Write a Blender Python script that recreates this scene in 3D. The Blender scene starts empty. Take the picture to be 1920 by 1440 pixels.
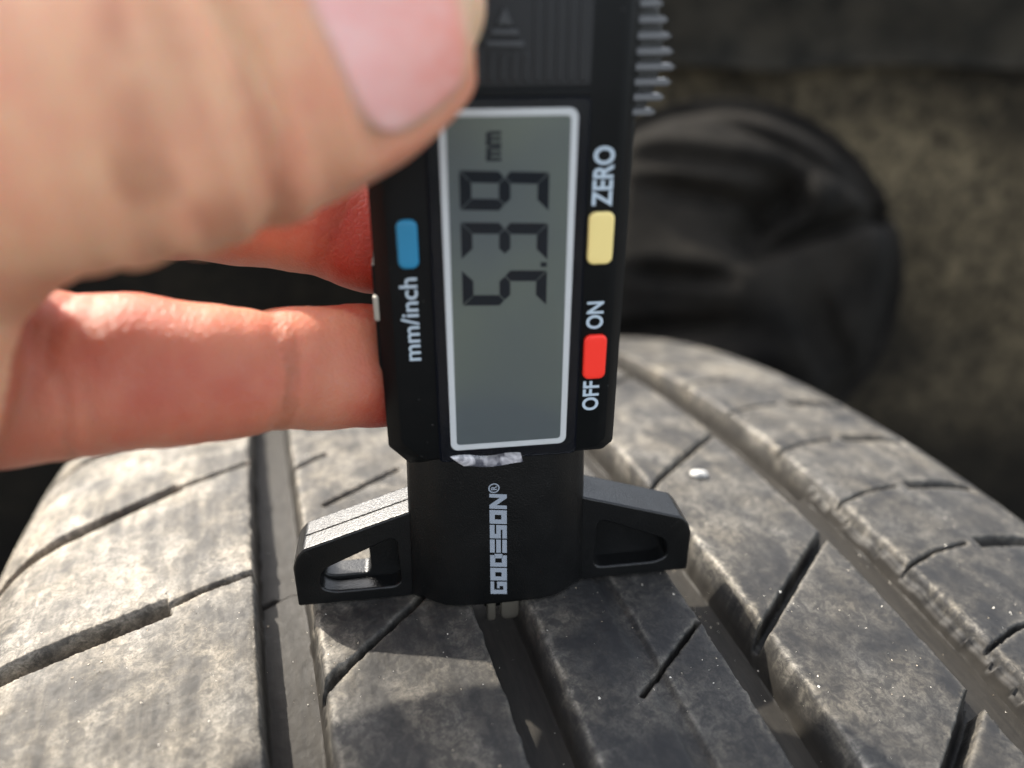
import bpy, bmesh, math, random
import numpy as np
from mathutils import Vector, Matrix, Euler

S = 0.001                      # everything below is written in millimetres
R_ = math.radians
random.seed(7); rng = np.random.default_rng(7)
sc = bpy.context.scene

# ------------------------------------------------------------------ camera
cam_d = bpy.data.cameras.new('camera'); cam = bpy.data.objects.new('camera', cam_d)
sc.collection.objects.link(cam)
cam.location = (-28.193*S, -85.641*S, 83.635*S)
cam.rotation_euler = (R_(60.94), R_(-1.3157), R_(-18.6469))
cam_d.sensor_width = 36.0; cam_d.lens = 26.441
cam_d.clip_start = 0.004; cam_d.clip_end = 50
cam_d.dof.use_dof = True; cam_d.dof.focus_distance = 0.106
cam_d.dof.aperture_fstop = 8.8
sc.camera = cam

# ------------------------------------------------------------------ world, sun, exposure
SUN_TO = Vector((-0.52, 1.02, 1.0)).normalized()     # towards the sun
el = math.asin(SUN_TO.z); az = math.atan2(SUN_TO.x, SUN_TO.y)
w = bpy.data.worlds.new('World'); sc.world = w; w.use_nodes = True
nt = w.node_tree; nt.nodes.clear()
o = nt.nodes.new('ShaderNodeOutputWorld'); b = nt.nodes.new('ShaderNodeBackground'); s = nt.nodes.new('ShaderNodeTexSky')
s.sky_type = 'NISHITA'; s.sun_disc = False; s.sun_elevation = el; s.sun_rotation = az
s.air_density = 1.0; s.dust_density = 2.5; s.ozone_density = 0.6
b.inputs['Strength'].default_value = 0.15
hs = nt.nodes.new('ShaderNodeHueSaturation'); hs.inputs['Saturation'].default_value = .38
nt.links.new(s.outputs[0], hs.inputs['Color']); nt.links.new(hs.outputs[0], b.inputs[0]); nt.links.new(b.outputs[0], o.inputs[0])
sd = bpy.data.lights.new('sun', 'SUN'); sun = bpy.data.objects.new('sun', sd); sc.collection.objects.link(sun)
sd.energy = 2.6; sd.angle = R_(0.9); sd.color = (1.0, 0.92, 0.80)
sun.rotation_euler = SUN_TO.to_track_quat('Z', 'Y').to_euler()
sc.view_settings.view_transform = 'Standard'; sc.view_settings.look = 'None'
sc.view_settings.exposure = 2.0; sc.view_settings.gamma = 1.0
sc.cycles.max_bounces = 8; sc.cycles.transparent_max_bounces = 8
sc.cycles.use_denoising = True

# ------------------------------------------------------------------ helpers
def link(o): sc.collection.objects.link(o); return o
def mesh_obj(name, V, F, mat=None, parent=None, smooth=False, scale=S):
    me = bpy.data.meshes.new(name)
    V = np.asarray(V, dtype=float)*scale
    me.from_pydata(V.tolist(), [], [tuple(int(i) for i in f) for f in F]); me.update()
    if smooth: me.polygons.foreach_set('use_smooth', [True]*len(me.polygons))
    o = bpy.data.objects.new(name, me); link(o)
    if mat: me.materials.append(mat)
    if parent: o.parent = parent
    return o
def grid_obj(name, P, mat=None, parent=None, smooth=True, attrs=None, scale=S, flip=False):
    """P: (n,m,3) grid of points -> quads, fast"""
    n, m = P.shape[:2]
    me = bpy.data.meshes.new(name)
    me.vertices.add(n*m); me.vertices.foreach_set('co', (P.reshape(-1, 3)*scale).astype(np.float32).ravel())
    i = np.arange(n*m).reshape(n, m)
    q = np.stack([i[:-1, :-1], i[1:, :-1], i[1:, 1:], i[:-1, 1:]], -1).reshape(-1, 4)
    if flip: q = q[:, ::-1]
    me.loops.add(q.size); me.loops.foreach_set('vertex_index', q.astype(np.int32).ravel())
    me.polygons.add(len(q)); me.polygons.foreach_set('loop_start', (np.arange(len(q))*4).astype(np.int32))
    me.update(calc_edges=True)
    if smooth: me.polygons.foreach_set('use_smooth', np.ones(len(q), dtype=bool))
    for k, a in (attrs or {}).items():
        at = me.attributes.new(k, 'FLOAT', 'POINT'); at.data.foreach_set('value', a.astype(np.float32).ravel())
    me.validate()
    o = bpy.data.objects.new(name, me); link(o)
    if mat: me.materials.append(mat)
    if parent: o.parent = parent
    return o
def bm_obj(name, bm, mat=None, parent=None, smooth=False, scale=S):
    bmesh.ops.recalc_face_normals(bm, faces=bm.faces)
    for v in bm.verts: v.co *= scale
    me = bpy.data.meshes.new(name); bm.to_mesh(me); bm.free()
    if smooth: me.polygons.foreach_set('use_smooth', [True]*len(me.polygons))
    o = bpy.data.objects.new(name, me); link(o)
    if mat: me.materials.append(mat)
    if parent: o.parent = parent
    return o
def sharp(o, deg=35):
    me = o.data; bm = bmesh.new(); bm.from_mesh(me)
    for e in bm.edges:
        if len(e.link_faces) == 2 and e.calc_face_angle(0) > R_(deg): e.smooth = False
    for f in bm.faces: f.smooth = True
    bm.to_mesh(me); bm.free(); return o
def plate(name, outer, holes, y0, y1, bevel=0.0, mat=None, parent=None, res=2):
    """flat profile in the local x-z plane, thick from y0 (front) to y1 (back), rounded edges"""
    cu = bpy.data.curves.new('tmp', 'CURVE'); cu.dimensions = '2D'; cu.fill_mode = 'BOTH'
    for pts in [outer]+list(holes):
        sp = cu.splines.new('POLY'); sp.points.add(len(pts)-1)
        for p, q in zip(sp.points, pts): p.co = (q[0], q[1], 0, 1)
        sp.use_cyclic_u = True
    cu.extrude = max((y1-y0)/2-bevel, 1e-4); cu.bevel_depth = bevel; cu.bevel_resolution = res
    cu.offset = -bevel
    t = bpy.data.objects.new('tmp', cu); link(t)
    dg = bpy.context.evaluated_depsgraph_get(); dg.update()
    me = bpy.data.meshes.new_from_object(t.evaluated_get(dg))
    bpy.data.objects.remove(t); bpy.data.curves.remove(cu)
    bm = bmesh.new(); bm.from_mesh(me); bpy.data.meshes.remove(me)
    bmesh.ops.remove_doubles(bm, verts=bm.verts, dist=1e-4)
    ym = (y0+y1)/2
    for v in bm.verts: v.co = Vector((v.co.x, ym-v.co.z, v.co.y))
    o = bm_obj(name, bm, mat, parent)
    sharp(o, 40); wn = o.modifiers.new('wn', 'WEIGHTED_NORMAL'); wn.keep_sharp = True; wn.weight = 100; return o
def text_plate(name, txt, size, x, z, y, mat, parent, bold=0.0, xscale=1.0, thick=0.04, shear=0.0):
    """printed lettering that runs upward (text direction +z, letter tops towards -x)"""
    cu = bpy.data.curves.new('tmp', 'FONT'); cu.body = txt; cu.size = size; cu.offset = bold
    cu.extrude = thick/2; cu.align_x = 'LEFT'; cu.align_y = 'BOTTOM_BASELINE'; cu.resolution_u = 4; cu.shear = shear
    t = bpy.data.objects.new('tmp', cu); link(t)
    dg = bpy.context.evaluated_depsgraph_get(); dg.update()
    me = bpy.data.meshes.new_from_object(t.evaluated_get(dg))
    bpy.data.objects.remove(t); bpy.data.curves.remove(cu)
    bm = bmesh.new(); bm.from_mesh(me); bpy.data.meshes.remove(me)
    for v in bm.verts: v.co = Vector((x-v.co.y, y-v.co.z, z+v.co.x*xscale))
    return bm_obj(name, bm, mat, parent)
def rrect(x0, x1, z0, z1, r, n=6):
    P = []
    for cx, cz, a in ((x1-r, z1-r, 0), (x0+r, z1-r, 90), (x0+r, z0+r, 180), (x1-r, z0+r, 270)):
        for k in range(n+1):
            t = R_(a+90*k/n); P.append((cx+r*math.cos(t), cz+r*math.sin(t)))
    return P
def round_poly(P, r, n=5):
    out = []; m = len(P)
    for i in range(m):
        a, b_, c = Vector(P[i-1]), Vector(P[i]), Vector(P[(i+1) % m])
        u = (a-b_); v = (c-b_); d = min(r, u.length*.45, v.length*.45); u.normalize(); v.normalize()
        p0, p1 = b_+u*d, b_+v*d
        for k in range(n+1):
            t = k/n; out.append(tuple(p0*(1-t)**2+b_*2*t*(1-t)+p1*t*t))
    return out
def empty(name, loc=(0, 0, 0), rot=(0, 0, 0)):
    e = bpy.data.objects.new(name, None); link(e); e.empty_display_size = .01
    e.location = [c*S for c in loc]; e.rotation_euler = rot; return e
def tag(o, label=None, cat=None, group=None, kind=None):
    if label: o['label'] = label
    if cat: o['category'] = cat
    if group: o['group'] = group
    if kind: o['kind'] = kind
    return o

# numpy value noise ------------------------------------------------------
def _h(i, j, seed):
    n = (i*374761393 + j*668265263 + seed*362437) & 0xffffffff
    n = ((n ^ (n >> 13))*1274126177) & 0xffffffff
    return ((n ^ (n >> 16)) & 0xffff)/65535.0
def vnoise(x, y, seed=0):
    xi = np.floor(x).astype(np.int64); yi = np.floor(y).astype(np.int64); fx = x-xi; fy = y-yi
    fx = fx*fx*(3-2*fx); fy = fy*fy*(3-2*fy)
    return (_h(xi, yi, seed)*(1-fx)+_h(xi+1, yi, seed)*fx)*(1-fy)+(_h(xi, yi+1, seed)*(1-fx)+_h(xi+1, yi+1, seed)*fx)*fy
def fbm(x, y, seed=0, o=4):
    a, t, n = 1.0, 0.0, 0.0
    for k in range(o):
        t = t+a*(vnoise(x, y, seed+k)-.5); n += a; a *= .5; x = x*2.03+11.3; y = y*2.03+5.7
    return t/n*2
def sstep(a, b_, x):
    t = np.clip((x-a)/(b_-a), 0, 1); return t*t*(3-2*t)

# ------------------------------------------------------------------ materials
class NT:
    def __init__(s, name):
        s.m = bpy.data.materials.new(name); s.m.use_nodes = True; s.t = s.m.node_tree; s.n = s.t.nodes; s.n.clear()
        s.out = s.n.new('ShaderNodeOutputMaterial'); s.b = s.n.new('ShaderNodeBsdfPrincipled'); s.l(s.b.outputs[0], s.out.inputs[0])
        s.co = s.n.new('ShaderNodeTexCoord').outputs['Object']
    def l(s, a, b_): s.t.links.new(a, b_)
    def set(s, **k):
        for a, v in k.items(): s.b.inputs[a.replace('_', ' ')].default_value = v
    def noise(s, scale, detail=4, rough=.6, stretch=None, dist=0, rot=None):
        n = s.n.new('ShaderNodeTexNoise'); n.inputs['Scale'].default_value = scale
        n.inputs['Detail'].default_value = detail; n.inputs['Roughness'].default_value = rough; n.inputs['Distortion'].default_value = dist
        if stretch or rot:
            mp = s.n.new('ShaderNodeMapping'); s.l(s.co, mp.inputs[0])
            if stretch: mp.inputs['Scale'].default_value = stretch
            if rot: mp.inputs['Rotation'].default_value = rot
            s.l(mp.outputs[0], n.inputs['Vector'])
        else: s.l(s.co, n.inputs['Vector'])
        return n.outputs['Fac']
    def ramp(s, f, stops, interp='LINEAR'):
        r = s.n.new('ShaderNodeValToRGB'); s.l(f, r.inputs[0]); cr = r.color_ramp; cr.interpolation = interp
        while len(cr.elements) > 1: cr.elements.remove(cr.elements[-1])
        for i, (p, c) in enumerate(stops):
            e = cr.elements[0] if i == 0 else cr.elements.new(p)
            e.position = p; e.color = (c, c, c, 1) if isinstance(c, (int, float)) else (*c, 1)
        return r.outputs[0]
    def math(s, op, a, b_=None, clamp=False):
        n = s.n.new('ShaderNodeMath'); n.operation = op; n.use_clamp = clamp
        for i, v in enumerate((a, b_)):
            if v is None: continue
            if isinstance(v, (int, float)): n.inputs[i].default_value = v
            else: s.l(v, n.inputs[i])
        return n.outputs[0]
    def mix(s, f, a, b_):
        n = s.n.new('ShaderNodeMix'); n.data_type = 'RGBA'
        for sock, v in ((n.inputs[0], f), (n.inputs[6], a), (n.inputs[7], b_)):
            if isinstance(v, (int, float)): sock.default_value = v
            elif isinstance(v, tuple): sock.default_value = (*v, 1)
            else: s.l(v, sock)
        return n.outputs[2]
    def attr(s, name):
        n = s.n.new('ShaderNodeAttribute'); n.attribute_name = name; return n.outputs['Fac']
    def bump(s, h, strength, dist):
        n = s.n.new('ShaderNodeBump'); n.inputs['Strength'].default_value = strength; n.inputs['Distance'].default_value = dist
        s.l(h, n.inputs['Height']); s.l(n.outputs[0], s.b.inputs['Normal'])

def mat_rubber(name, dusty=True, base=(.014, .0144, .0155), dust=(.40, .335, .230)):
    m = NT(name)
    big = m.ramp(m.noise(85, 4, .55, dist=.5), [(.42, 0.0), (.60, 1.0)])
    mid = m.ramp(m.noise(300, 6, .66, stretch=(1.0, .55, 1), rot=(0, 0, .6)), [(.42, 0.0), (.70, 1.0)])
    fine = m.ramp(m.noise(1500, 4, .7), [(.35, .25), (.7, 1.0)])
    streak = m.ramp(m.noise(260, 5, .65, stretch=(1.6, .22, 1), rot=(0, 0, -.75)), [(.45, 0.0), (.72, 1.0)])
    sm = m.ramp(m.noise(560, 6, .72, dist=.8), [(.42, 0.0), (.58, 1.0)])
    d = m.math('MULTIPLY', m.math('ADD', m.math('MULTIPLY', big, .75), m.math('MULTIPLY', mid, .42)), m.math('ADD', m.math('MULTIPLY', sm, .75), .25))
    d = m.math('MULTIPLY', m.math('ADD', d, m.math('MULTIPLY', m.math('MULTIPLY', streak, .75), m.attr('dust'))), m.math('ADD', m.math('MULTIPLY', m.ramp(m.noise(2600, 3, .7), [(.36, 0.0), (.62, 1.0)]), .5), .5))
    d = m.math('ADD', m.math('MULTIPLY', d, m.math('ADD', m.attr('dust'), .10)), m.math('MULTIPLY', m.attr('dust'), .10))
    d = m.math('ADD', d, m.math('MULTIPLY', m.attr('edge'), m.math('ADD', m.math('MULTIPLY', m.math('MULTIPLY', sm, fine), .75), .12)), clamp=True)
    tint = m.mix(m.noise(120, 3, .5), dust, (.29, .288, .275))
    groove = m.mix(m.noise(500, 4, .6, stretch=(3, .3, 1)), (.0105, .0103, .0102), (.036, .032, .026))  # clean brownish floor, its colour darkened further for the groove shade
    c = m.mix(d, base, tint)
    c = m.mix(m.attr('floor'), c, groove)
    m.l(c, m.b.inputs['Base Color'])
    r = m.math('ADD', m.math('MULTIPLY', m.noise(420, 4, .6), .22), .50)
    m.l(r, m.b.inputs['Roughness'])
    m.set(Specular_IOR_Level=.20)
    h = m.math('ADD', m.math('MULTIPLY', m.noise(900, 6, .7), .6), m.math('MULTIPLY', m.noise(3800, 3, .7), .25))
    m.bump(h, .5, .00013)
    return m.m
M_RUB = mat_rubber('dusty_tyre_rubber')

def simple(name, col, rough=.5, spec=.5, bump=None, metal=0, coat=0, var=None):
    m = NT(name); m.set(Base_Color=(*col, 1), Roughness=rough, Specular_IOR_Level=spec, Metallic=metal, Coat_Weight=coat)
    if var:
        c = m.mix(m.ramp(m.noise(var[0], 4, .65), [(.35, 0.0), (.7, 1.0)]), col, var[1]); m.l(c, m.b.inputs['Base Color'])
    if bump: m.bump(m.noise(bump[0], 3, .6), bump[1], bump[2])
    return m.m
def mat_plastic(name, col, rough, spec, gr_scale, gr, dust=.5, haze=0.0, grd=.00004):
    m = NT(name); m.set(Specular_IOR_Level=spec)
    specks = m.ramp(m.noise(1300, 2, .5), [(.745, 0.0), (.775, 1.0)])
    smear = m.ramp(m.noise(160, 5, .7), [(.45, 0.0), (.8, 1.0)])
    f = m.math('ADD', m.math('MULTIPLY', specks, dust), m.math('MULTIPLY', smear, haze), clamp=True)
    m.l(m.mix(f, col, (.16, .155, .145)), m.b.inputs['Base Color'])
    m.l(m.math('ADD', m.math('MULTIPLY', smear, .12), rough), m.b.inputs['Roughness'])
    m.bump(m.noise(gr_scale, 2, .5), gr, grd)
    return m.m
M_BODY = mat_plastic('black_case_plastic', (.0045, .005, .0052), .40, .12, 6000, .25, .4, .010)
M_BASE = mat_plastic('matte_black_plastic', (.0035, .0037, .0038), .29, .38, 4200, .8, .12, .004, .00007)
M_GRIP = mat_plastic('ribbed_grip_plastic', (.013, .0132, .0136), .48, .26, 3500, .5, .30, .02)
M_RIDGE2 = mat_plastic('raised_mark_plastic', (.030, .031, .032), .45, .4, 3500, .5, .3, .05)
M_RIDGE = mat_plastic('lit_ridge_plastic', (.085, .087, .09), .45, .5, 5000, .4, .3, .05)  # lighter than the case: skylight on the ridge faces put into the colour
M_BEZEL = simple('dark_bezel', (.002, .003, .006), .25, .12)
M_WHITE = simple('white_print', (.62, .63, .63), .5, .3)
M_PRINT = simple('pale_blue_print', (.42, .50, .56), .55, .3)
M_LOGO = simple('grey_logo_print', (.25, .28, .32), .55, .3)
M_BLUE = simple('blue_button_plastic', (.020, .20, .36), .42, .35)
M_YEL = simple('yellow_button_plastic', (.78, .62, .24), .45, .35)
M_RED = simple('red_button_plastic', (.90, .035, .02), .42, .35)
M_SEG = simple('lcd_segment', (.004, .007, .012), .5, .1)
M_METAL = simple('steel', (.55, .53, .48), .35, .5, metal=1)
M_TIP = simple('satin_steel', (.40, .36, .29), .36, .5, metal=.85); M_TAB = None
m = NT('clear_film_edge'); m.set(Base_Color=(.75, .74, .76, 1), Roughness=.18, Specular_IOR_Level=.8, Alpha=.85)
m.l(m.mix(m.ramp(m.noise(420, 3, .5, dist=1.2), [(.38, 0.0), (.6, 1.0)]), (.10, .10, .12), (.62, .60, .62)), m.b.inputs['Base Color']); M_TAB = m.m
m = NT('lcd_glass')
g = m.mix(m.ramp(m.noise(48, 2, .4), [(.38, 0.0), (.60, 1.0)]), (.094, .110, .114), (.124, .142, .118)); m.l(g, m.b.inputs['Base Color']); m.set(Roughness=.35, Specular_IOR_Level=.3); M_LCD = m.m
m = NT('clear_window')       # thin clear cover: transparent with a fresnel gloss
tr = m.n.new('ShaderNodeBsdfTransparent'); gl = m.n.new('ShaderNodeBsdfGlossy'); gl.inputs['Roughness'].default_value = .12
fr = m.n.new('ShaderNodeFresnel'); fr.inputs[0].default_value = 1.28; mx = m.n.new('ShaderNodeMixShader')
m.l(fr.outputs[0], mx.inputs[0]); m.l(tr.outputs[0], mx.inputs[1]); m.l(gl.outputs[0], mx.inputs[2]); m.l(mx.outputs[0], m.out.inputs[0]); M_CLEAR = m.m

def mat_skin():
    m = NT('skin')
    v1 = m.noise(110, 4, .6); v2 = m.noise(600, 4, .6)
    c = m.mix(m.ramp(v1, [(.35, 0.0), (.68, 1.0)]), (.70, .415, .25), (.66, .30, .185))
    c = m.mix(m.attr('red'), c, (.36, .045, .024))  # deep red: flushed skin, with backlight glow and finger shade put into it
    c = m.mix(m.attr('pale'), c, (.62, .43, .27))
    c = m.mix(m.math('MULTIPLY', m.attr('crease'), .9), c, (.30, .10, .05))  # crease lines darkened in the colour to strengthen their shading
    c = m.mix(m.math('MULTIPLY', m.ramp(v2, [(.5, 0.0), (.8, 1.0)]), .18), c, (.50, .22, .15))
    m.l(c, m.b.inputs['Base Color'])
    m.set(Roughness=.48, Specular_IOR_Level=.38, Subsurface_Weight=.8)
    m.l(m.math('ADD', m.math('MULTIPLY', m.attr('red'), .0052), .0010), m.b.inputs['Subsurface Scale'])
    m.b.inputs['Subsurface Radius'].default_value = (1.0, .28, .14)
    vo = m.n.new('ShaderNodeTexVoronoi'); vo.feature = 'DISTANCE_TO_EDGE'; vo.inputs['Scale'].default_value = 1300; m.l(m.co, vo.inputs['Vector'])
    vl = m.ramp(vo.outputs['Distance'], [(0.0, 0.0), (.16, 1.0)])
    h = m.math('ADD', m.math('MULTIPLY', vl, .35), m.math('MULTIPLY', m.noise(1400, 5, .7), .7))
    m.bump(h, .8, .00020)
    return m.m
M_SKIN = mat_skin()
m = NT('fingernail')
c = m.mix(m.attr('along'), (.80, .40, .37), (.70, .24, .18)); c = m.mix(m.math('MULTIPLY', m.ramp(m.noise(700, 3, .5, stretch=(.10, 1, 1)), [(.4, 0.0), (.7, 1.0)]), .25), c, (.80, .56, .52)); c = m.mix(m.attr('tip'), c, (.58, .35, .22)); m.l(c, m.b.inputs['Base Color'])  # paler cuticle side paints the nail's broad soft highlight into the colour
m.set(Roughness=.26, Specular_IOR_Level=.22, Subsurface_Weight=.5, Subsurface_Scale=.002)
m.b.inputs['Subsurface Radius'].default_value = (1.0, .4, .3)
m.bump(m.noise(900, 3, .5, stretch=(.12, 1, 1)), .25, .0001); M_NAIL = m.m

# ------------------------------------------------------------------ tyre
R0, K, XC = 320.0, 0.000514, 9.0
RC = R0-K*XC**2                                        # radius at x = 0: the gauge stands there at z = 0
GR = [(-36.7, -28.0), (-5.8, 2.4), (25.8, 34.7), (57.1, 67.1)]
GD = [7.4, 5.5, 7.0, 6.6]
def shoulder(x):
    r = np.clip(x-92, 0, None); l = np.clip(-66-x, 0, None)
    return 0.0145*r**2+0.00075*r**3+0.016*l**2+0.0014*l**3
# sipes and slots: polyline of (x, arc), width, depth
SI = []
for ds, k in ((-36.5, 1), (0, 1), (37, 2), (74, 2), (111, 2), (148, 2), (-73, 1)):
    if k == 1:
        SI += [([(-92, ds-.9), (-70, ds+3.8), (-49, ds+8.6)], 3.7, 6.5), ([(-49.5, ds+8.6), (-44, ds+10.6), (-36, ds+12.2)], 1.0, 4.5)]
    else:
        SI += [([(-92, ds-20), (-75, ds-7), (-49.5, ds+7.4)], 2.9, 5.5), ([(-50, ds+7), (-37, ds+11.9)], 1.0, 4)]
    if ds in (0, -36.5, -73): SI += [([(-28.2, ds-13.8), (-25.6, ds-11.6)], 1.5, 4.5), ([(-27.5, ds-13.2), (-13.6, ds-3.2), (-11, ds-1)], .8, 4.5)]
    SI += [([(11.9, ds-27.7), (25.4, ds-19.0)], .42, 4)]
SI += [([(-23.7, 26.4), (-9.3, 33.8)], .8, 4), ([(-24, 62), (-9.3, 69.5)], .8, 4), ([(-28.5, 42), (-22, 46)], 1.0, 4)]
SI += [([(32.5, -24.2), (57, -7.6)], 1.5, 5), ([(37.6, 15.1), (56.7, 27.6)], 1.0, 4.5), ([(33.5, 11.5), (37.8, 15.3)], .7, 2),
       ([(44, -49), (46.3, -47.8), (57.5, -40.5)], 2.4, 5), ([(33, 50), (57, 66)], 1.6, 5), ([(37, 89), (57, 102)], 1.2, 4.5), ([(33, 126), (57, 142)], 1.6, 5)]
for ds in (0, 18.4, -17.1, -34, 37, 56, 76, 96, -52, 118, 140):
    SI += [([(66.8, ds-.5), (74, ds+1.4), (82, ds+1.9)], .5, 2.2)]
    if ds < 40: SI += [([(84.5, ds+1.6), (91, ds+.6), (99, ds-1.4)], 2.3, 4)]
WOB = lambda s, k: fbm(s*.35, np.full_like(s, 3.1*k), 20+k, 2)*.22
def tread(X, Sx):
    """depth below the crown profile and the colour masks at grid (x, arc)"""
    D = np.zeros_like(X); edge = np.zeros_like(X); floor = np.zeros_like(X)
    for k, ((a, b_), d) in enumerate(zip(GR, GD)):
        wa = a+WOB(Sx, k); wb = b_+WOB(Sx+50, k+9)
        chip = np.clip(fbm(Sx*1.7, X*0+k, 60+k, 3)-.15, 0, 1)*1.0
        inn = np.minimum(sstep(wa, wa+.7, X), 1-sstep(wb-1.5, wb+.10, X))
        dd = d*inn
        if k == 3: dd = dd-np.where(inn > .5, 1.7*(1-sstep(7.0, 8.4, Sx)), 0)
        if k == 0: dd = dd-np.where(inn > .5, 1.2*(1-sstep(11.6, 12.0, Sx))+.9*np.exp(-((Sx-11.0-1.0*np.sin((X+34)*.5))/.45)**2)*-1, 0)
        # soft roll-over at rib edges
        dist = np.where(X < (a+b_)/2, wa-X, X-wb)
        D = np.maximum(D, dd); D += np.where(dist > 0, .24*np.exp(-dist/.28), 0)*(1-inn)
        edge = np.maximum(edge, np.exp(-np.abs(X-wb-.35)/(.35+1.0*chip))*(dist > -1.2)*np.clip(.75+fbm(Sx*.35, X*.2, 77+k)*.9, 0, 1.2))  # dusty worn edges, painted stronger on the sunward side as a lit line
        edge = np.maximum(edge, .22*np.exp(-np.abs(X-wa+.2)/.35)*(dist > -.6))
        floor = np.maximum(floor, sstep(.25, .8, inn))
    # shallow secondary line in the middle rib
    f = np.minimum(sstep(13.2, 14.8, X), 1-sstep(16.0, 16.5, X)); D = np.maximum(D, .75*f)
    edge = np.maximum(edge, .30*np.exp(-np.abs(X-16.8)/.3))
    for pts, wd, dp in SI:
        xs = [p[0] for p in pts]; ss = [p[1] for p in pts]
        box = (X > min(xs)-4) & (X < max(xs)+4) & (Sx > min(ss)-4) & (Sx < max(ss)+4)
        if not box.any(): continue
        xx, yy = X[box], Sx[box]; dist = np.full(xx.shape, 1e9)
        for (x0, y0), (x1, y1) in zip(pts[:-1], pts[1:]):
            L2 = (x1-x0)**2+(y1-y0)**2; t = np.clip(((xx-x0)*(x1-x0)+(yy-y0)*(y1-y0))/L2, 0, 1)
            dist = np.minimum(dist, np.hypot(xx-x0-t*(x1-x0), yy-y0-t*(y1-y0)))
        nz = fbm(xx*1.1, yy*1.1, 5, 3)*.14
        if wd > 2.2:
            per = np.full(xx.shape, 1e9); m0 = len(pts)-2
            for q_, ((x0, y0), (x1, y1)) in enumerate(zip(pts[:-1], pts[1:])):
                Ls = math.hypot(x1-x0, y1-y0); t = ((xx-x0)*(x1-x0)+(yy-y0)*(y1-y0))/Ls; pp = (-(xx-x0)*(y1-y0)+(yy-y0)*(x1-x0))/Ls
                over = np.maximum(-t, t-Ls); cand = np.maximum(np.abs(pp), over+wd/2)
                k_ = cand < per; per = np.where(k_, cand, per); sg = pp if q_ == 0 else np.where(k_, pp, sg)
            dist = per
            dp = dp*(1-.55*sstep(-wd*.25, wd/2, sg))
        dist = dist+nz
        inn = 1-sstep(wd/2-.16, wd/2+.22, dist)
        D[box] = np.maximum(D[box], dp*inn+.22*np.exp(-np.clip(dist-wd/2, 0, None)/.4)*(dist > wd/2))
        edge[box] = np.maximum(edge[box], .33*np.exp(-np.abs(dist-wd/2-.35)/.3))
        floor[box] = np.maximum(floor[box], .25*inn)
    return D, edge, floor
def dust_amount(X, Sx):
    base = np.interp(X, [-90, -60, -37, -28, -6, 2, 26, 35, 57, 67, 95, 110], [.70, .62, .50, .32, .27, .15, .12, .19, .15, .19, .21, .21])
    return np.clip(base+.16*fbm(X*.06, Sx*.06, 91, 3)+.002*np.clip(Sx, -40, 60), 0, 1)
def tyre_pt(X, Sx, D):
    r = R0-K*(X-XC)**2-shoulder(X)-D
    return np.stack([X, r*np.sin(Sx/R0), r*np.cos(Sx/R0)-RC], -1)

tyre = tag(empty('tyre', (0, 0, -RC-RC)), 'dusty worn black car tyre with four wide grooves and diagonal sipes under the gauge', 'tyre')
TZ = Vector((0, 0, 2*RC*S))                            # empty stands at the foot of the wheel; parts are shifted back up
def under(o): o.parent = tyre; o.location = TZ; return o
s_ax = np.concatenate([np.arange(-78, -52, .45), np.arange(-52, 16, .2), np.arange(16, 60, .33), np.arange(60, 120, .8), np.arange(120, 182, 2.0)])
SMIN, SMAX = s_ax[0], s_ax[-1]
def xs_between(a, b_, st):
    n = max(2, int(round((b_-a)/st))); return np.linspace(a, b_, n+1)
cuts = [('tread_rib', -96, -36.7+.9), ('tread_groove', -36.7+.9, -28-1.4), ('tread_rib', -28-1.4, -5.8+.9), ('tread_groove', -5.8+.9, 2.4-1.4),
        ('tread_rib', 2.4-1.4, 25.8+.9), ('tread_groove', 25.8+.9, 34.7-1.4), ('tread_rib', 34.7-1.4, 57.1+.9), ('tread_groove', 57.1+.9, 67.1-1.4), ('tread_rib', 67.1-1.4, 112)]
for nm, a, b_ in cuts:
    x_ax = xs_between(a, b_, .24)
    X, SS = np.meshgrid(x_ax, s_ax, indexing='ij')
    D, E, Fl = tread(X, SS)
    rough = .10*fbm(X*.55, SS*.35, 3, 4)+.055*fbm(X*2.3, SS*1.9, 8, 3)
    P = tyre_pt(X, SS, D+rough*(1-.5*Fl))
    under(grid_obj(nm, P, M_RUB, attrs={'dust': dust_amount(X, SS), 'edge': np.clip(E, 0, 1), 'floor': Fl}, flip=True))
# the rest of the tread band round the wheel, coarser
xa = sorted(set([-96, -90, -84, -78, -72, -60, -50, -40] + [v for a, b_ in GR for v in (a, a+1, b_-1.6, b_)] + [8, 14, 20, 40, 48, 54, 75, 85, 92, 98, 104, 112]))
X, SS = np.meshgrid(np.array(xa, float), np.linspace(SMAX, SMIN+2*math.pi*R0, 170), indexing='ij')
Dc = np.zeros_like(X)
for (a, b_), d in zip(GR, GD): Dc = np.where((X > a+.5) & (X < b_-.8), d, Dc)
z0 = np.zeros_like(X)
under(grid_obj('tread_band', tyre_pt(X, SS, Dc), M_RUB, attrs={'dust': z0+.3, 'edge': z0, 'floor': z0}, flip=True, smooth=False))
# sidewalls
ang = np.linspace(0, 2*math.pi, 241)
def side(x0, sgn):
    r_e = float(R0-K*(x0-XC)**2-shoulder(np.array(float(x0))))
    prof = [(x0, r_e), (x0+sgn*3, r_e-5), (x0+sgn*6, r_e-13), (x0+sgn*8, r_e-25), (x0+sgn*9.5, r_e-38), (x0+sgn*8.8, r_e-39), (x0+sgn*9, r_e-60), (x0+sgn*3, r_e-85), (x0-sgn*6, r_e-100)]
    P = np.array([[(x, r*math.sin(t), r*math.cos(t)-RC) for t in ang] for x, r in prof])
    z0 = np.zeros(P.shape[:2])
    under(grid_obj('sidewall', P, M_RUB, attrs={'dust': z0+.05, 'edge': z0, 'floor': z0}, flip=(sgn > 0)))
side(112, 1); side(-96, -1)

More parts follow.
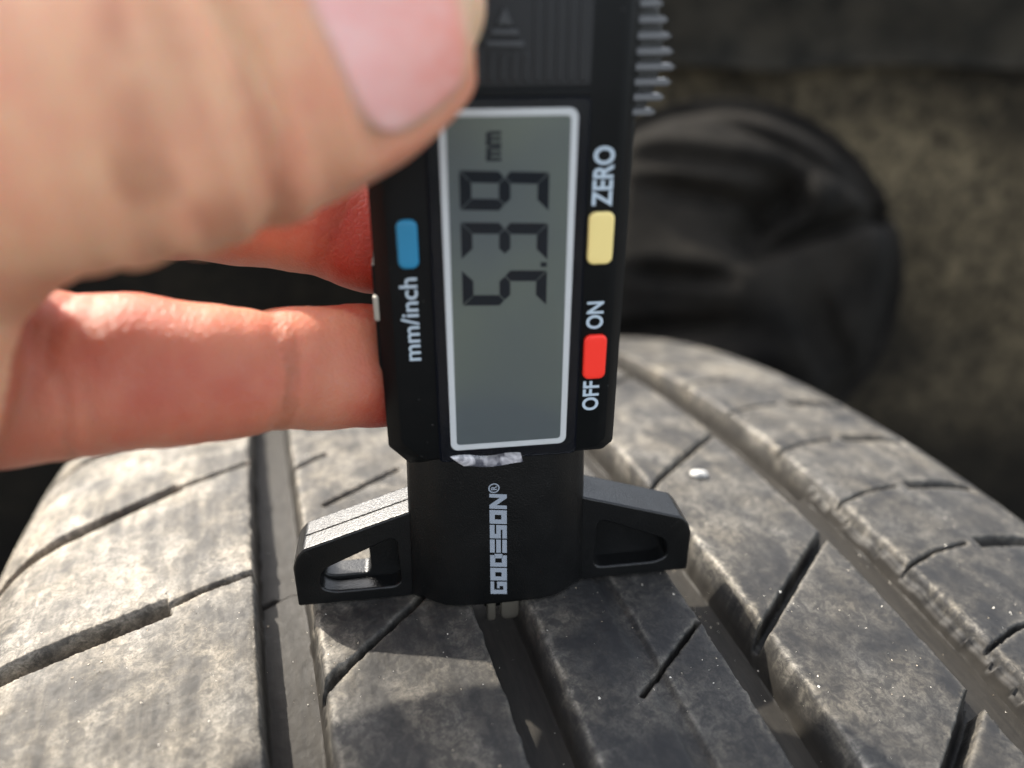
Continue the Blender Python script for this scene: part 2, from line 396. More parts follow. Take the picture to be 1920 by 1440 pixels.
# grit on the tread (thousands of grains nobody could count)
def tri_grain(c, r, n):
    q = rng.normal(size=(5, 3)); q /= np.linalg.norm(q, axis=1)[:, None]
    return c+q*r*np.array([1, 1, .7])
gx = rng.uniform(-86, 106, 1700)+rng.normal(0, 1, 1700)*0; gs = rng.uniform(-52, 100, 1700); gx[:800] = np.repeat(gx[:80], 10)+rng.normal(0, 2.2, 800); gs[:800] = np.repeat(gs[:80], 10)+rng.normal(0, 2.2, 800)
Dg, _, _ = tread(gx[None, :], gs[None, :])
Pg = tyre_pt(gx[None, :], gs[None, :], Dg)[0]
V, F = [], []
for c, d in zip(Pg, Dg[0]):
    r = float(np.clip(rng.lognormal(-2.35, .45), .04, .26))
    q = tri_grain(c+np.array([0, 0, r*.3]), r, 5); i = len(V); V += q.tolist()
    F += [(i, i+1, i+2), (i, i+2, i+3), (i, i+3, i+4), (i+4, i+1, i), (i+1, i+2, i+4), (i+2, i+3, i+4)]
m = NT('pale_grit'); m.l(m.mix(m.ramp(m.noise(700, 1, .5), [(.4, 0.0), (.6, 1.0)]), (.34, .28, .20), (.72, .68, .60)), m.b.inputs['Base Color']); m.set(Roughness=.6)
g = mesh_obj('grit', V, F, m.m); tag(g, 'fine pale grit scattered over the tyre tread', 'grit', kind='stuff')
# white stone chip on the fourth rib
cx, cs = 45.1, 13.6
c0 = tyre_pt(np.array(cx), np.array(cs), np.array(0.))
bm = bmesh.new(); bmesh.ops.create_icosphere(bm, subdivisions=3, radius=1)
for v in bm.verts:
    n_ = 1+.20*math.sin(v.co.x*3.5+1)*math.cos(v.co.y*3)+.08*math.sin(v.co.y*9+v.co.x*3)
    v.co = Vector((v.co.x*1.85*n_+.15*v.co.z, v.co.y*1.05*n_, v.co.z*.62*n_+.5)); v.co.rotate(Euler((0, 0, -.35))); 
    v.co += Vector(c0)
tag(bm_obj('stone_chip', bm, simple('white_stone', (.42, .41, .38), .6, .4, bump=(900, .4, .0002)), smooth=True), 'small oblong white stone chip lying on the fourth rib of the tyre', 'stone')

# ------------------------------------------------------------------ gauge
G = tag(empty('tread_depth_gauge', (0, 0, 0), (R_(-2.9575), R_(-.7783), R_(-10.5297))),
        'black digital tyre tread depth gauge reading 5.39 mm, standing upright on the tyre', 'depth gauge')
# base: two legs with pockets
legL = [(-30, .05), (-29.95, 7.2), (-29.3, 9.0), (-28.2, 10.3), (-12.2, 15.6), (-12.2, .05)]
legR = [(-x, z) for x, z in legL][::-1]
pockL = round_poly([(-26.4, 3.0), (-26.0, 6.3), (-15.0, 11.3), (-14.7, 2.2), (-24.5, 2.2)], 1.6)
pockR = [(-x, z) for x, z in pockL][::-1]
holeL = round_poly([(-26.0, 3.3), (-25.6, 6.2), (-19.2, 9.0), (-19.2, 2.9), (-24.5, 2.9)], 1.1)
plate('leg', round_poly(legL, .4, 3), [pockL], -4.5, 2.4, .35, M_BASE, G, 3)
plate('leg', round_poly(legR, .4, 3), [pockR], -4.5, 2.4, .35, M_BASE, G, 3)
plate('leg_web', round_poly([(-27.2, 1.4), (-26.9, 7.2), (-13.5, 12.2), (-13.5, 1.4)], .5), [holeL], -1.6, 1.9, .25, M_BASE, G, 3)
plate('leg_web', round_poly([(27.2, 1.4), (13.5, 1.4), (13.5, 12.2), (26.9, 7.2)], .5), [], -1.6, 1.9, .25, M_BASE, G, 3)
# seam on top of the left leg
plate('mould_seam', [(-28.0, 10.35), (-12.6, 15.45), (-12.6, 15.62), (-28.1, 10.5)], [], -1.25, -1.05, .0, M_BASE, G, 1)
# stem: bulging section lofted up
def stem_sec(k):
    P = []
    fr = [(-13.4, -4.2), (-13.0, -4.9), (-11.5, -5.6), (-10.2, -6.5), (-8.6, -7.5), (-6.4, -8.0), (-3, -8.15), (0, -8.2), (3, -8.15), (6.4, -8.0), (8.6, -7.5), (10.2, -6.5), (11.5, -5.6), (12.6, -4.9), (13.0, -4.2), (13.0, 2.6), (12.2, 4.6), (-12.4, 4.6), (-13.2, 2.6)]
    return [(x*k[0], y*k[1]) for x, y in fr]
V, F = [], []
levels = [(.0, .955), (.12, .975), (.4, .99), (.9, 1.0), (12, 1.0), (25.5, 1.0)]
n = 19
for z, k in levels:
    top = z/25.5
    for x, y in stem_sec((k*(1-.055*top), k)): V.append((x, y, z+.05-(.0)))
for i in range(len(levels)-1):
    for j in range(n): F.append((i*n+j, i*n+(j+1) % n, (i+1)*n+(j+1) % n, (i+1)*n+j))
F += [tuple(range(n))[::-1], tuple(range((len(levels)-1)*n, len(levels)*n))]
st = mesh_obj('stem', V, F, M_BASE, G); sharp(st, 38)
# probe blade and bush under the stem
for pa, pb in ((-2.1, -.75), (.05, 2.9)): plate('probe_tip', round_poly([(pa, -5.0), (pb, -5.0), (pb, 3), (pa, 3)], (pb-pa)*.44, 7), [], -6.1, -4.9, .25, M_TIP, G, 3)
plate('probe_blade', rrect(-2.4, 3.2, -3.6, 3, .6), [], -4.6, -3.6, .1, M_BASE, G)
# case
def chamfer_case(name, x0, x1, z0, z1, yf, yb, cx, cy, corner, mat):
    def ring(ix, y, cc):
        a, b_, c_, d = x0+ix, x1-ix, z0+ix, z1-ix
        l, r = cc
        return [(a+l, y, c_), (b_-r, y, c_), (b_, y, c_+r*.9), (b_, y, d-1.5), (b_-1.5, y, d), (a+1.5, y, d), (a, y, d-1.5), (a, y, c_+l*1.1)]
    rings = [ring(.25+cx, yf, corner), ring(cx, yf+.12, corner), ring(.28, yf+cy, corner), ring(0, yf+cy+.3, corner), ring(0, yb-1.2, corner), ring(.9, yb, corner)]
    V = [p for r in rings for p in r]; F = []
    for i in range(len(rings)-1):
        for j in range(8): F.append((i*8+j, i*8+(j+1) % 8, (i+1)*8+(j+1) % 8, (i+1)*8+j))
    F += [tuple(range(8)), tuple(range(40, 48))[::-1]]
    bm = bmesh.new()
    vs = [bm.verts.new(v) for v in V]
    for f in F: bm.faces.new([vs[i] for i in f])
    bmesh.ops.bevel(bm, geom=[e for e in bm.edges], offset=.16, segments=2, affect='EDGES', clamp_overlap=True)
    o = bm_obj(name, bm, mat, G); return sharp(o, 30)
chamfer_case('case', -14.9, 15.9, 24.4, 113, -8.1, 2.6, 1.7, 1.9, (2.6, 1.4), M_BODY)
# side flange on the left near mid height (battery-door edge) with a bright chip
plate('battery_cover', rrect(-15.25, -13, 33, 52.2, .4), [], -5.4, 1.5, .12, M_BODY, G)
plate('metal_chip', rrect(-15.35, -14.6, 45.2, 48.4, .3), [], -6.1, -5.2, .05, M_METAL, G)
# grip field: frame plate, recessed vertical ribs, raised arrow
yF = -8.1
gx0, gx1, gz0 = -9.0, 9.6, 71.9
plate('grip_panel', rrect(gx0-.3, gx1+.3, 72.1, 106.5, .4), [], yF-.06, yF+.3, .03, M_GRIP, G)
nr = 15
for i in range(nr):
    x = gx0+.65+(gx1-gx0-1.3)*i/(nr-1)
    if abs(x-.45) < 2.9: z1_, z2_ = 82.6, 106
    else: z1_, z2_ = 72.4, 106
    if z1_ > 80: plate('grip_rib', round_poly([(x-.48, 72.4), (x+.48, 72.4), (x+.48, 75.3), (x-.48, 75.3)], .35, 3), [], yF-.17, yF+.2, .13, M_GRIP, G, 2)
    plate('grip_rib', round_poly([(x-.48, z1_), (x+.48, z1_), (x+.48, z2_), (x-.48, z2_)], .35, 3), [], yF-.17, yF+.2, .13, M_GRIP, G, 2)
plate('grip_sill', round_poly([(gx0-.4, 71.0), (gx1+.4, 71.0), (gx1+.4, 71.75), (gx0-.4, 71.75)], .2, 3), [], yF-.25, yF+.1, .12, M_BODY, G)
plate('arrow_mark', [(-.45, 77.95), (1.35, 77.95), (.45, 79.6)], [], yF-.6, yF+.1, .12, M_RIDGE2, G)
plate('arrow_mark', round_poly([(-1.15, 77.0), (2.05, 77.0), (1.75, 77.6), (-.85, 77.6)], .1), [], yF-.6, yF+.1, .12, M_RIDGE2, G)
plate('arrow_mark', round_poly([(-1.7, 75.9), (2.6, 75.9), (2.35, 76.5), (-1.45, 76.5)], .1), [], yF-.6, yF+.1, .12, M_RIDGE2, G)
# right-hand finger wheel: dark core with ridges
wheel_c = [(14.6, 67.5), (16.6, 68.4), (17.9, 70.5), (18.8, 74), (18.6, 77), (17.6, 80.5), (16.2, 84), (14.6, 86.5)]
plate('thumb_grip', wheel_c, [], -5.1, 2.3, .2, M_BASE, G)
prof = [18.0, 18.9, 19.55, 19.85, 19.5, 19.1, 18.6, 17.9, 17.3, 16.8]
for i, xr in enumerate(prof):
    z = 69.05+1.57*i
    plate('grip_ridge', [(14.9, z-.36), (xr-.5, z-.36), (xr, z-.05), (xr-.5, z+.36), (14.9, z+.36)], [], -6.6, -5.0, .10, M_RIDGE, G, 2)
# display
plate('bezel', rrect(-8.3, 10.1, 25.6, 71.0, .7), [], yF-.18, yF+.5, .1, M_BEZEL, G)
plate('display_frame', rrect(-6.75, 8.65, 27.35, 69.85, 1.0), [rrect(-5.95, 7.85, 28.15, 69.05, .45)], yF-.30, yF-.10, .06, M_WHITE, G, 2)
plate('display', rrect(-6.2, 8.1, 27.9, 69.3, .4), [], yF-.22, yF-.05, .0, M_LCD, G)
yS = yF-.235
def seg7(segs, z0, wz=4.4, x0=-4.65, x1=5.55, t=1.32, sh=.045):
    """one seven-segment figure lying on its side: its top towards -x, its right side towards +z"""
    h = x1-x0; q = []
    def P(u, v):                       # u across the figure (0..wz), v down from its top (0..h)
        return (x0+v, z0+u-sh*(v-h/2))
    g_ = .07; c = t/2
    H = lambda v: [(c+g_, v), (t+g_*.6, v-c), (wz-t-g_*.6, v-c), (wz-c-g_, v), (wz-t-g_*.6, v+c), (t+g_*.6, v+c)]
    Hs = {'a': [(g_, 0), (wz-g_, 0), (wz-t, t), (t, t)], 'd': [(t, h-t), (wz-t, h-t), (wz-g_, h), (g_, h)], 'g': H(h/2)}
    Vs = {'f': [(0, g_), (t, t+g_), (t, h/2-c-g_), (c, h/2-g_), (0, h/2-c)], 'e': [(0, h/2+c), (c, h/2+g_), (t, h/2+c+g_), (t, h-t-g_), (0, h-g_)],
          'b': [(wz, g_), (wz, h/2-c), (wz-c, h/2-g_), (wz-t, h/2-c-g_), (wz-t, t+g_)], 'c': [(wz, h/2+c), (wz, h-g_), (wz-t, h-t-g_), (wz-t, h/2+c+g_), (wz-c, h/2+g_)]}
    al = {**Hs, **Vs}
    for s_ in segs: q.append([P(u, v) for u, v in al[s_]])
    return q
def flat_polys(name, polys, y, mat, parent=G):
    V, F = [], []
    for P in polys:
        i = len(V); V += [(x, y, z) for x, z in P]; F.append(tuple(range(i, i+len(P))))
    o = mesh_obj(name, V, F, mat, parent); return o
flat_polys('digit', seg7('afgcd', 47.3), yS, M_SEG)
flat_polys('digit', seg7('abgcd', 53.0), yS, M_SEG)
flat_polys('digit', seg7('abfgcd', 58.8), yS, M_SEG)
flat_polys('decimal_point', [[(4.75, 51.95), (5.5, 51.9), (5.5, 52.5), (4.75, 52.55)]], yS, M_SEG)
text_plate('unit_mark', 'mm', 3.2, -.05, 64.3, yS, M_SEG, G, bold=.13, xscale=.66, thick=.01)
plate('display_window', rrect(-8.0, 9.8, 25.9, 70.7, .6), [], yF-.42, yF-.36, .0, M_CLEAR, G)
# peeling edge of the clear film below the display
Vt, Ft = [], []
NX = 14
for i in range(NX+1):
    u = i/NX; x = -6.9+9.4*u
    zt = 26.55-.25*u+.18*math.sin(u*9); zb = 24.75-.1*u+.22*math.sin(u*7+1)
    if u < .12: zb = zt-.3-(1.4*u/.12)
    for v in (0, .33, .66, 1):
        Vt.append((x+.35*v, yF-.32-.35*math.sin(v*3.1)*(.6+.4*math.sin(u*6)), zt+(zb-zt)*v))
for i in range(NX):
    for j in range(3): a = i*4+j; Ft.append((a, a+4, a+5, a+1))
mesh_obj('film_tab', Vt, Ft, M_TAB, G, smooth=True)
# buttons
def button(name, x0, x1, z0, z1, mat):
    plate(name, rrect(x0, x1, z0, z1, .85), [], yF-.55, yF+.3, .3, mat, G, 4)
button('blue_button', -12.0, -9.6, 52.4, 58.1, M_BLUE)
button('yellow_button', 10.35, 13.45, 52.0, 58.3, M_YEL)
button('red_button', 10.5, 13.45, 36.7, 42.8, M_RED)
yP = yF-.03
text_plate('lettering', 'ZERO', 3.3, 13.0, 58.95, yP, M_PRINT, G, bold=.07, xscale=.80)
text_plate('lettering', 'ON', 2.95, 12.8, 43.5, yP, M_PRINT, G, bold=.06, xscale=.80)
text_plate('lettering', 'OFF', 2.95, 12.8, 31.9, yP, M_PRINT, G, bold=.06, xscale=.84)
text_plate('lettering', 'mm/inch', 3.0, -10.0, 40.4, yP, M_PRINT, G, bold=.03, xscale=1.05)
# block-letter name on the stem
lt = 2.32
def blk(z0, dx0=-1.75, w_=2.42, sk=.34): # maps unit (u along +z, v up=-x) to plane
    return lambda u, v: (dx0+w_*(1-v), z0+lt*u+sk*(v-.5))
def letter(c, z0):
    f = blk(z0); q = []
    bars = []
    if c == 'G': bars = [(0, 0, 1, .22), (0, .22, .34, .78), (0, .78, 1, 1), (.64, .22, 1, .60), (.46, .44, .64, .60)]
    if c == 'O': bars = [(0, 0, 1, .32), (0, .32, .32, .70), (0, .70, 1, 1), (.66, .32, 1, .70)]
    if c == 'D': bars = [(0, 0, .9, .30), (0, .30, .32, .70), (0, .70, .9, 1), (.66, .26, 1, .74)]
    if c == 'E': bars = [(0, 0, 1, .27), (0, .36, 1, .63), (0, .72, 1, 1)]
    if c == 'S': bars = [(0, 0, 1, .26), (.66, .26, 1, .36), (0, .36, 1, .62), (0, .62, .34, .72), (0, .72, 1, 1)]
    if c == 'N':
        return [[f(0, 0), f(.26, 0), f(.26, 1), f(0, 1)], [f(.26, 1), f(.26, .60), f(.80, 0), f(.80, .40)], [f(.80, 0), f(1.06, 0), f(1.06, 1), f(.80, 1)]]
    for a, b_, c_, d in bars: q.append([f(a, b_), f(c_, b_), f(c_, d), f(a, d)])
    return q
z = 2.15
for c in 'GODESON':
    flat_polys('letter', letter(c, z), -8.24, M_LOGO); z += lt+.22
bm = bmesh.new()
def ringp(r, cx, cz, n=20): return [(cx+r*math.cos(2*math.pi*k/n), cz+r*math.sin(2*math.pi*k/n)) for k in range(n)]
bm.free()
plate('registered_mark', ringp(.78, -1.1, z+.95), [ringp(.60, -1.1, z+.95)], -8.26, -8.22, 0, M_LOGO, G)
text_plate('registered_letter', 'R', 1.15, -.7, z+.58, -8.24, M_LOGO, G, bold=.02)

# ------------------------------------------------------------------ hand
CB = Vector((-.290, -.825, .486))
def catmull(P, step):
    P = np.array(P, float); out = []
    Q = np.vstack([2*P[0]-P[1], P, 2*P[-1]-P[-2]])
    for i in range(1, len(Q)-2):
        L = np.linalg.norm(Q[i+1][:3]-Q[i][:3]); k = max(2, int(L/step))
        for t in np.linspace(0, 1, k, endpoint=False):
            out.append(.5*((2*Q[i])+(-Q[i-1]+Q[i+1])*t+(2*Q[i-1]-5*Q[i]+4*Q[i+1]-Q[i+2])*t*t+(-Q[i-1]+3*Q[i]-3*Q[i+1]+Q[i+2])*t**3))
    out.append(Q[-2]); return np.array(out)
def loft(P, mod=None, step=.5, nseg=110, nrm=CB, pw=2.25):
    C_ = catmull(P, step); pos = C_[:, :3]; tan = np.gradient(pos, axis=0); tan /= np.linalg.norm(tan, axis=1)[:, None]
    n0 = np.array(nrm); nn = n0-(tan@n0)[:, None]*tan; nn /= np.linalg.norm(nn, axis=1)[:, None]
    sd_ = np.cross(tan, nn)
    L = np.concatenate([[0], np.cumsum(np.linalg.norm(np.diff(pos, axis=0), axis=1))])
    ph = np.linspace(0, 2*math.pi, nseg, endpoint=False)
    c, s_ = np.cos(ph), np.sin(ph)
    k = (np.abs(c)**pw+np.abs(s_)**pw)**(-1/pw)
    LL, PH = np.meshgrid(L, ph, indexing='ij')
    dr = mod(LL, PH) if mod else 0*LL
    a = C_[:, 3][:, None]*(k*s_)[None, :]; b_ = C_[:, 4][:, None]*(k*c)[None, :]
    rl = np.hypot(a, b_)+1e-6; f = 1+dr/rl
    V = pos[:, None, :]+sd_[:, None, :]*(a*f)[..., None]+nn[:, None, :]*(b_*f)[..., None]
    return V, (pos, tan, nn, sd_, L, C_)
def tube_mesh(V):
    n_, m_ = V.shape[:2]; F = []
    for i in range(n_-1):
        for j in range(m_): F.append((i*m_+j, i*m_+(j+1) % m_, (i+1)*m_+(j+1) % m_, (i+1)*m_+j))
    F += [tuple(range(m_))[::-1], tuple(range((n_-1)*m_, n_*m_))]
    return V.reshape(-1, 3), F
THUMB = [(-7.6,-8.9,82.1,3.0,2.5),(-8.5,-9.4,81.8,5.2,5.0),(-10.9,-9.6,81.0,8.6,7.4),(-14.5,-10.9,79.8,10.9,8.6),(-19.1,-12.5,78.4,12.2,9.5),(-24.8,-14.1,76.4,12.4,10.2),(-30.1,-15.6,74.7,12.7,11.0),(-34.7,-16.3,73.9,13.0,11.2),(-40.4,-14.6,73.4,13.6,11.5),(-46.8,-11.6,72.7,14.9,12.5),(-56.2,-7.5,69.8,17.4,14.0),(-72.3,-0.6,61.7,21.2,16.0)]
INDEX = [(7.2,9.5,48.1,2.5,2.0),(4.9,9.9,48.5,5.3,4.8),(0.6,11.1,48.9,7.0,6.6),(-6.3,14.0,49.6,7.9,7.4),(-12.4,16.6,50.4,8.3,7.8),(-16.9,18.5,52.0,8.5,8.0),(-20.7,19.4,53.3,8.4,8.1),(-28.2,22.0,54.4,8.6,8.6),(-36.9,24.6,55.5,8.8,9.1),(-49.8,26.3,57.0,9.1,9.6),(-63.2,25.7,58.2,9.6,10.0),(-80.7,23.1,57.8,11.0,11.0)]
MIDDLE = [(6.8,4.8,33.7,2.5,2.0),(4.6,5.6,33.6,5.3,4.8),(0.1,6.6,33.7,7.2,6.6),(-7.1,7.9,33.8,8.1,7.4),(-15.1,7.7,34.7,8.5,7.6),(-23.2,4.1,37.3,8.1,7.7),(-29.7,1.5,39.3,7.6,7.6),(-35.7,0.1,40.4,8.2,8.1),(-44.2,0.2,41.8,9.0,8.7),(-55.1,1.2,42.1,9.7,9.4),(-66.2,2.4,41.6,9.6,10.0),(-84.7,8.8,39.3,11.0,11.0)]
RING = [(-98.0,-7.4,30.6,3.0,3.0),(-93.6,-12.3,33.2,7.2,7.2),(-77.9,-27.5,41.5,7.8,7.8),(-71.5,-31.2,43.2,8.4,8.2),(-75.9,-21.4,36.6,8.8,8.8),(-84.9,-7.9,29.4,9.4,9.4),(-96.8,4.9,23.5,11.0,11.0)]
PINKY = [(-112.6,-8.5,15.9,2.5,2.5),(-107.0,-13.1,19.7,6.2,6.2),(-90.6,-26.7,29.1,6.8,6.8),(-83.3,-30.5,31.1,7.2,7.2),(-87.7,-21.9,24.6,7.6,7.6),(-98.4,-8.7,15.9,8.3,8.3),(-110.0,2.1,10.7,10.0,10.0)]
PALM = [(-77.6,9.1,46.1,20.0,9.0),(-87.0,9.9,41.8,28.0,12.0),(-102.3,11.4,35.4,29.0,14.0),(-125.0,16.4,30.3,29.0,15.5),(-148.5,25.2,29.1,28.0,16.0),(-169.5,34.0,29.5,29.0,17.0),(-193.1,43.7,27.7,27.0,19.0),(-232.4,58.7,25.6,29.0,22.0)]
THENAR = [(-61.5,-8.4,63.2,13.6,12.0),(-64.6,-9.6,55.1,13.6,13.0),(-68.6,-10.3,47.5,14.0,13.0),(-90.5,-1.2,37.4,20.0,15.0),(-128.1,15.8,31.4,22.0,15.0)]
def th_mod(L, PH):
    d = np.cos(PH); s_ = np.sin(PH)
    r = 0*L
    for L0, a, wd, sk in ((21.3, .35, .7, 1), (24.0, 1.5, .85, 1.5), (26.2, .5, .6, 2), (28.6, 1.25, .9, 2.4), (31.4, .5, .8, 3.0)):
        r = r-a*np.exp(-((L-L0-sk*s_*s_*.9-.5*np.sin(PH*3+L0))/wd)**2)*sstep(-.35, .5, d)
    r = r+.5*np.exp(-((L-31)/5)**2)*sstep(-.2, .8, d)
    # nail bed: flat shelf with a fold round it
    pn = np.where(PH > math.pi, PH-2*math.pi, PH)
    lim = .84
    bed = (1-sstep(lim-.06, lim+.03, np.abs(pn)))*sstep(4.9, 5.7, L)*(1-sstep(17.2, 17.9, L))
    fold = np.exp(-((np.abs(pn)-lim-.13)/.10)**2)*sstep(2, 5, L)*(1-sstep(17, 19.5, L))+np.exp(-((L-19.0)/1.0)**2)*(np.abs(pn) < lim+.15)
    return r-.55*bed+.35*fold
def fi_mod(creases):
    def f(L, PH):
        d = np.cos(PH); r = 0*L
        for L0, a, wd in creases:
            r = r-a*np.exp(-((L-L0-.9*np.sin(PH*1.3+L0)-.3*np.sin(PH*5))/wd)**2)*sstep(-.6, .3, d)
            r = r+.18*np.exp(-((L-L0)/3.2)**2)*0
        fine = fbm(L*1.6+.8*np.sin(PH), PH*.55+3, 71, 3)
        return r+.10*np.sin(L*.7+2*np.sin(PH))+.16*fine
    return f
thV, thF = loft(THUMB, th_mod, nrm=(-.13, -.98, .06))
parts = [thV, loft(INDEX, fi_mod([(25.5, .5, .45), (27.4, .25, .4), (46, .6, .6), (66, .6, .6)]))[0],
         loft(MIDDLE, fi_mod([(38.8, .55, .40), (40.6, .15, .4), (56.0, .22, .45), (59.5, .5, .5), (69.5, .5, .5)]))[0],
         loft(RING, step=1)[0], loft(PINKY, step=1)[0], loft(PALM, step=1.5, pw=2.6)[0], loft(THENAR, step=1)[0]]
V, F = [], []
for P in parts:
    v, f = tube_mesh(P); i = len(V); V += v.tolist(); F += [tuple(q+i for q in g) for g in f]
# webs between the finger roots
hand = mesh_obj('hand', V, F, M_SKIN, smooth=True)
md = hand.modifiers.new('r', 'REMESH'); md.mode = 'VOXEL'; md.voxel_size = .00055; md.use_smooth_shade = True
m2 = hand.modifiers.new('s', 'SMOOTH'); m2.iterations = 3; m2.factor = .5
dg = bpy.context.evaluated_depsgraph_get(); dg.update()
nm_ = bpy.data.meshes.new_from_object(hand.evaluated_get(dg)); hand.modifiers.clear()
old = hand.data; hand.data = nm_; bpy.data.meshes.remove(old); nm_.name = 'hand'
if not nm_.materials: nm_.materials.append(M_SKIN)
co = np.empty(len(nm_.vertices)*3, np.float32); nm_.vertices.foreach_get('co', co); co = co.reshape(-1, 3)/S
def near(co, P):                              # nearest position along a finger and distance from its axis
    C_ = catmull(P, 1.5)[:, :3]; best = np.full(len(co), 1e9); idx = np.zeros(len(co), int)
    L = np.concatenate([[0], np.cumsum(np.linalg.norm(np.diff(C_, axis=0), axis=1))])
    for i, c in enumerate(C_):
        d = ((co-c)**2).sum(1); k_ = d < best; best[k_] = d[k_]; idx[k_] = i
    return L[idx], np.sqrt(best)
red = np.zeros(len(co)); pale = np.zeros(len(co)); cre = np.zeros(len(co))
for P, cr in ((INDEX, (25.5, 46, 66)), (MIDDLE, (38.8, 59.5, 69.5))):
    L, d = near(co, P); on = (d < 15)
    red = np.maximum(red, on*(.66+.34*(1-sstep(22, 34, L))))
    for c_ in cr: cre = np.maximum(cre, on*.6*np.exp(-((L-c_-.8*fbm(co[:, 0]*.3, co[:, 2]*.3, 16, 3))/.5)**2))
L, d = near(co, THUMB); on = d < 19
red = np.where(on & (d < 16.5) & (L < 60), .04+.32*(1-sstep(12, 24, L)), red)
pale = np.maximum(pale, on*(.85*(1-sstep(1.5, 6.0, L))))
for c_ in (24.0, 28.4): cre = np.maximum(cre, on*.46*np.exp(-((L-c_-.5*fbm(co[:, 0]*.2, co[:, 2]*.2, 15, 2)*3)/.7)**2))
for nme, a in (('red', np.clip(red*(1+.35*fbm(co[:, 0]*.12, co[:, 2]*.12, 55, 3)), 0, 1)), ('pale', pale), ('crease', cre)):
    at = nm_.attributes.new(nme, 'FLOAT', 'POINT'); at.data.foreach_set('value', a.astype(np.float32))
tag(hand, 'bare left hand pinching the gauge, thumb in front and two fingers behind', 'hand')
# thumb nail
pos, tan, nn, sd_, L, C_ = thF
lim = .82
U = np.linspace(0, 1, 60); A = np.linspace(-lim, lim, 70)
ncP = np.zeros((60, 70, 3)); alo = np.zeros((60, 70)); tip = np.zeros((60, 70))
for i, u in enumerate(U):
    for j, a in enumerate(A):
        q = a/lim
        l0 = 4.8+2.0*q*q+1.2*q**8; l1 = 12.5+5.7*math.sqrt(max(0, 1-abs(q)**3))
        l = l0+(l1-l0)*u
        x = np.interp(l, L, np.arange(len(L))); k0 = int(x); k1 = min(k0+1, len(L)-1); t = x-k0
        mixv = lambda Z: Z[k0]*(1-t)+Z[k1]*t
        p, n1, s1, w1, h1 = mixv(pos), mixv(nn), mixv(sd_), C_[k0][3]*(1-t)+C_[k1][3]*t, C_[k0][4]*(1-t)+C_[k1][4]*t
        w1 = max(w1, 5.5); h1 = max(h1, 3.8)
        c_, s_ = math.cos(a), math.sin(a); kk = (abs(c_)**2.25+abs(s_)**2.25)**(-1/2.25)
        off = -.12-.45*max(0, abs(q)-.82)/.18-.6*max(0, u-.90)/.10
        rr = math.hypot(w1*kk*s_, h1*kk*c_); f_ = 1+off/rr
        ncP[i, j] = p+s1*(w1*kk*s_*f_)+n1*(h1*kk*c_*f_)
        alo[i, j] = 1-u; tip[i, j] = np.clip(max(1-sstep(.0, .16, np.array(u)), sstep(.80, 1.0, np.array(abs(q))), .8*sstep(.88, 1.0, np.array(u))), 0, 1)
nl = grid_obj('thumbnail', ncP, M_NAIL, hand, attrs={'along': alo, 'tip': tip})
sm = nl.modifiers.new('t', 'SOLIDIFY'); sm.thickness = .0004; sm.offset = 0

# ------------------------------------------------------------------ what lies behind: wheel arch, suspension cover, ground
m = NT('dusty_shaded_liner')
d1 = m.noise(9, 4, .6); d2 = m.noise(130, 5, .7); d3 = m.noise(420, 3, .7)
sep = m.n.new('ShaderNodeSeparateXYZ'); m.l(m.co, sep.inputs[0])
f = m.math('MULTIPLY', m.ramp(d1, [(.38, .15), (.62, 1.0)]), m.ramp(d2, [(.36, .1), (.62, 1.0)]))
f = m.math('MULTIPLY', f, m.ramp(sep.outputs[0], [(.06, .12), (.24, 1.0)]))  # dust colour fades to near black at left, painting in deep shade
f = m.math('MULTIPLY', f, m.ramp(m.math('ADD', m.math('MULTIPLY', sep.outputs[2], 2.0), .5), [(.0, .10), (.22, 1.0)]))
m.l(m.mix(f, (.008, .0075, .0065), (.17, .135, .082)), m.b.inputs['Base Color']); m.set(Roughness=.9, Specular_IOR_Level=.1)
m.bump(d3, .8, .002); M_LIN = m.m
M_BLK = simple('black_underbody', (.006, .0058, .0054), .85, .05, bump=(60, .6, .002), var=(30, (.013, .0115, .0095)))
def liner_pt(u, v):     # u along the arch, v up
    x = -520+1250*u; y = 345-190*sstep(.72, 1.0, np.array(u))-60*sstep(.3, 0, np.array(u)) 
    return x, y
xu = np.linspace(0, 1, 140); zv = np.linspace(-600, 62, 110)
UU, ZZ = np.meshgrid(xu, zv, indexing='ij')
XX = -520+1300*UU; YY = 345-150*sstep(.62, 1.0, UU)-.10*(ZZ+100)*0-60*(1-sstep(.0, .35, UU))+7*fbm(XX*.012, ZZ*.012, 31, 4)+1.2*fbm(XX*.1, ZZ*.1, 33, 3)
YY -= np.clip(-ZZ-150, 0, None)*.15
arch = tag(empty('wheel_arch', (112, 345, -600)), 'dark dusty wheel arch lining, out of focus behind the tyre', 'wheel arch')
def sub(o): o.parent = arch; o.location = Vector((-112*S, -345*S, 600*S)); return o
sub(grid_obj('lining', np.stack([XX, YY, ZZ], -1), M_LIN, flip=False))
zv = np.linspace(40, 92, 40); UU, ZZ = np.meshgrid(xu, zv, indexing='ij'); XX = -520+1300*UU
YY = 322-150*sstep(.62, 1.0, UU)-60*(1-sstep(.0, .35, UU))+9*np.cos((ZZ-40)/52*math.pi)+4*fbm(XX*.02, ZZ*.03, 41, 4)
lowz = ZZ-26*(1-sstep(0, .35, (ZZ-40)/52))*sstep(.42, .56, UU)*0+8*fbm(XX*.01, XX*0, 44, 2)*(1-(ZZ-40)/52)-.03*(XX-100)*(1-(ZZ-40)/52)
P = np.stack([XX, YY, lowz], -1)
Pb = P.copy(); Pb[..., 1] += 26
sub(grid_obj('upper_panel', P, simple('panel_plastic', (.016, .0155, .0135), .85, .08, bump=(60, .6, .002), var=(25, (.050, .044, .034)))))
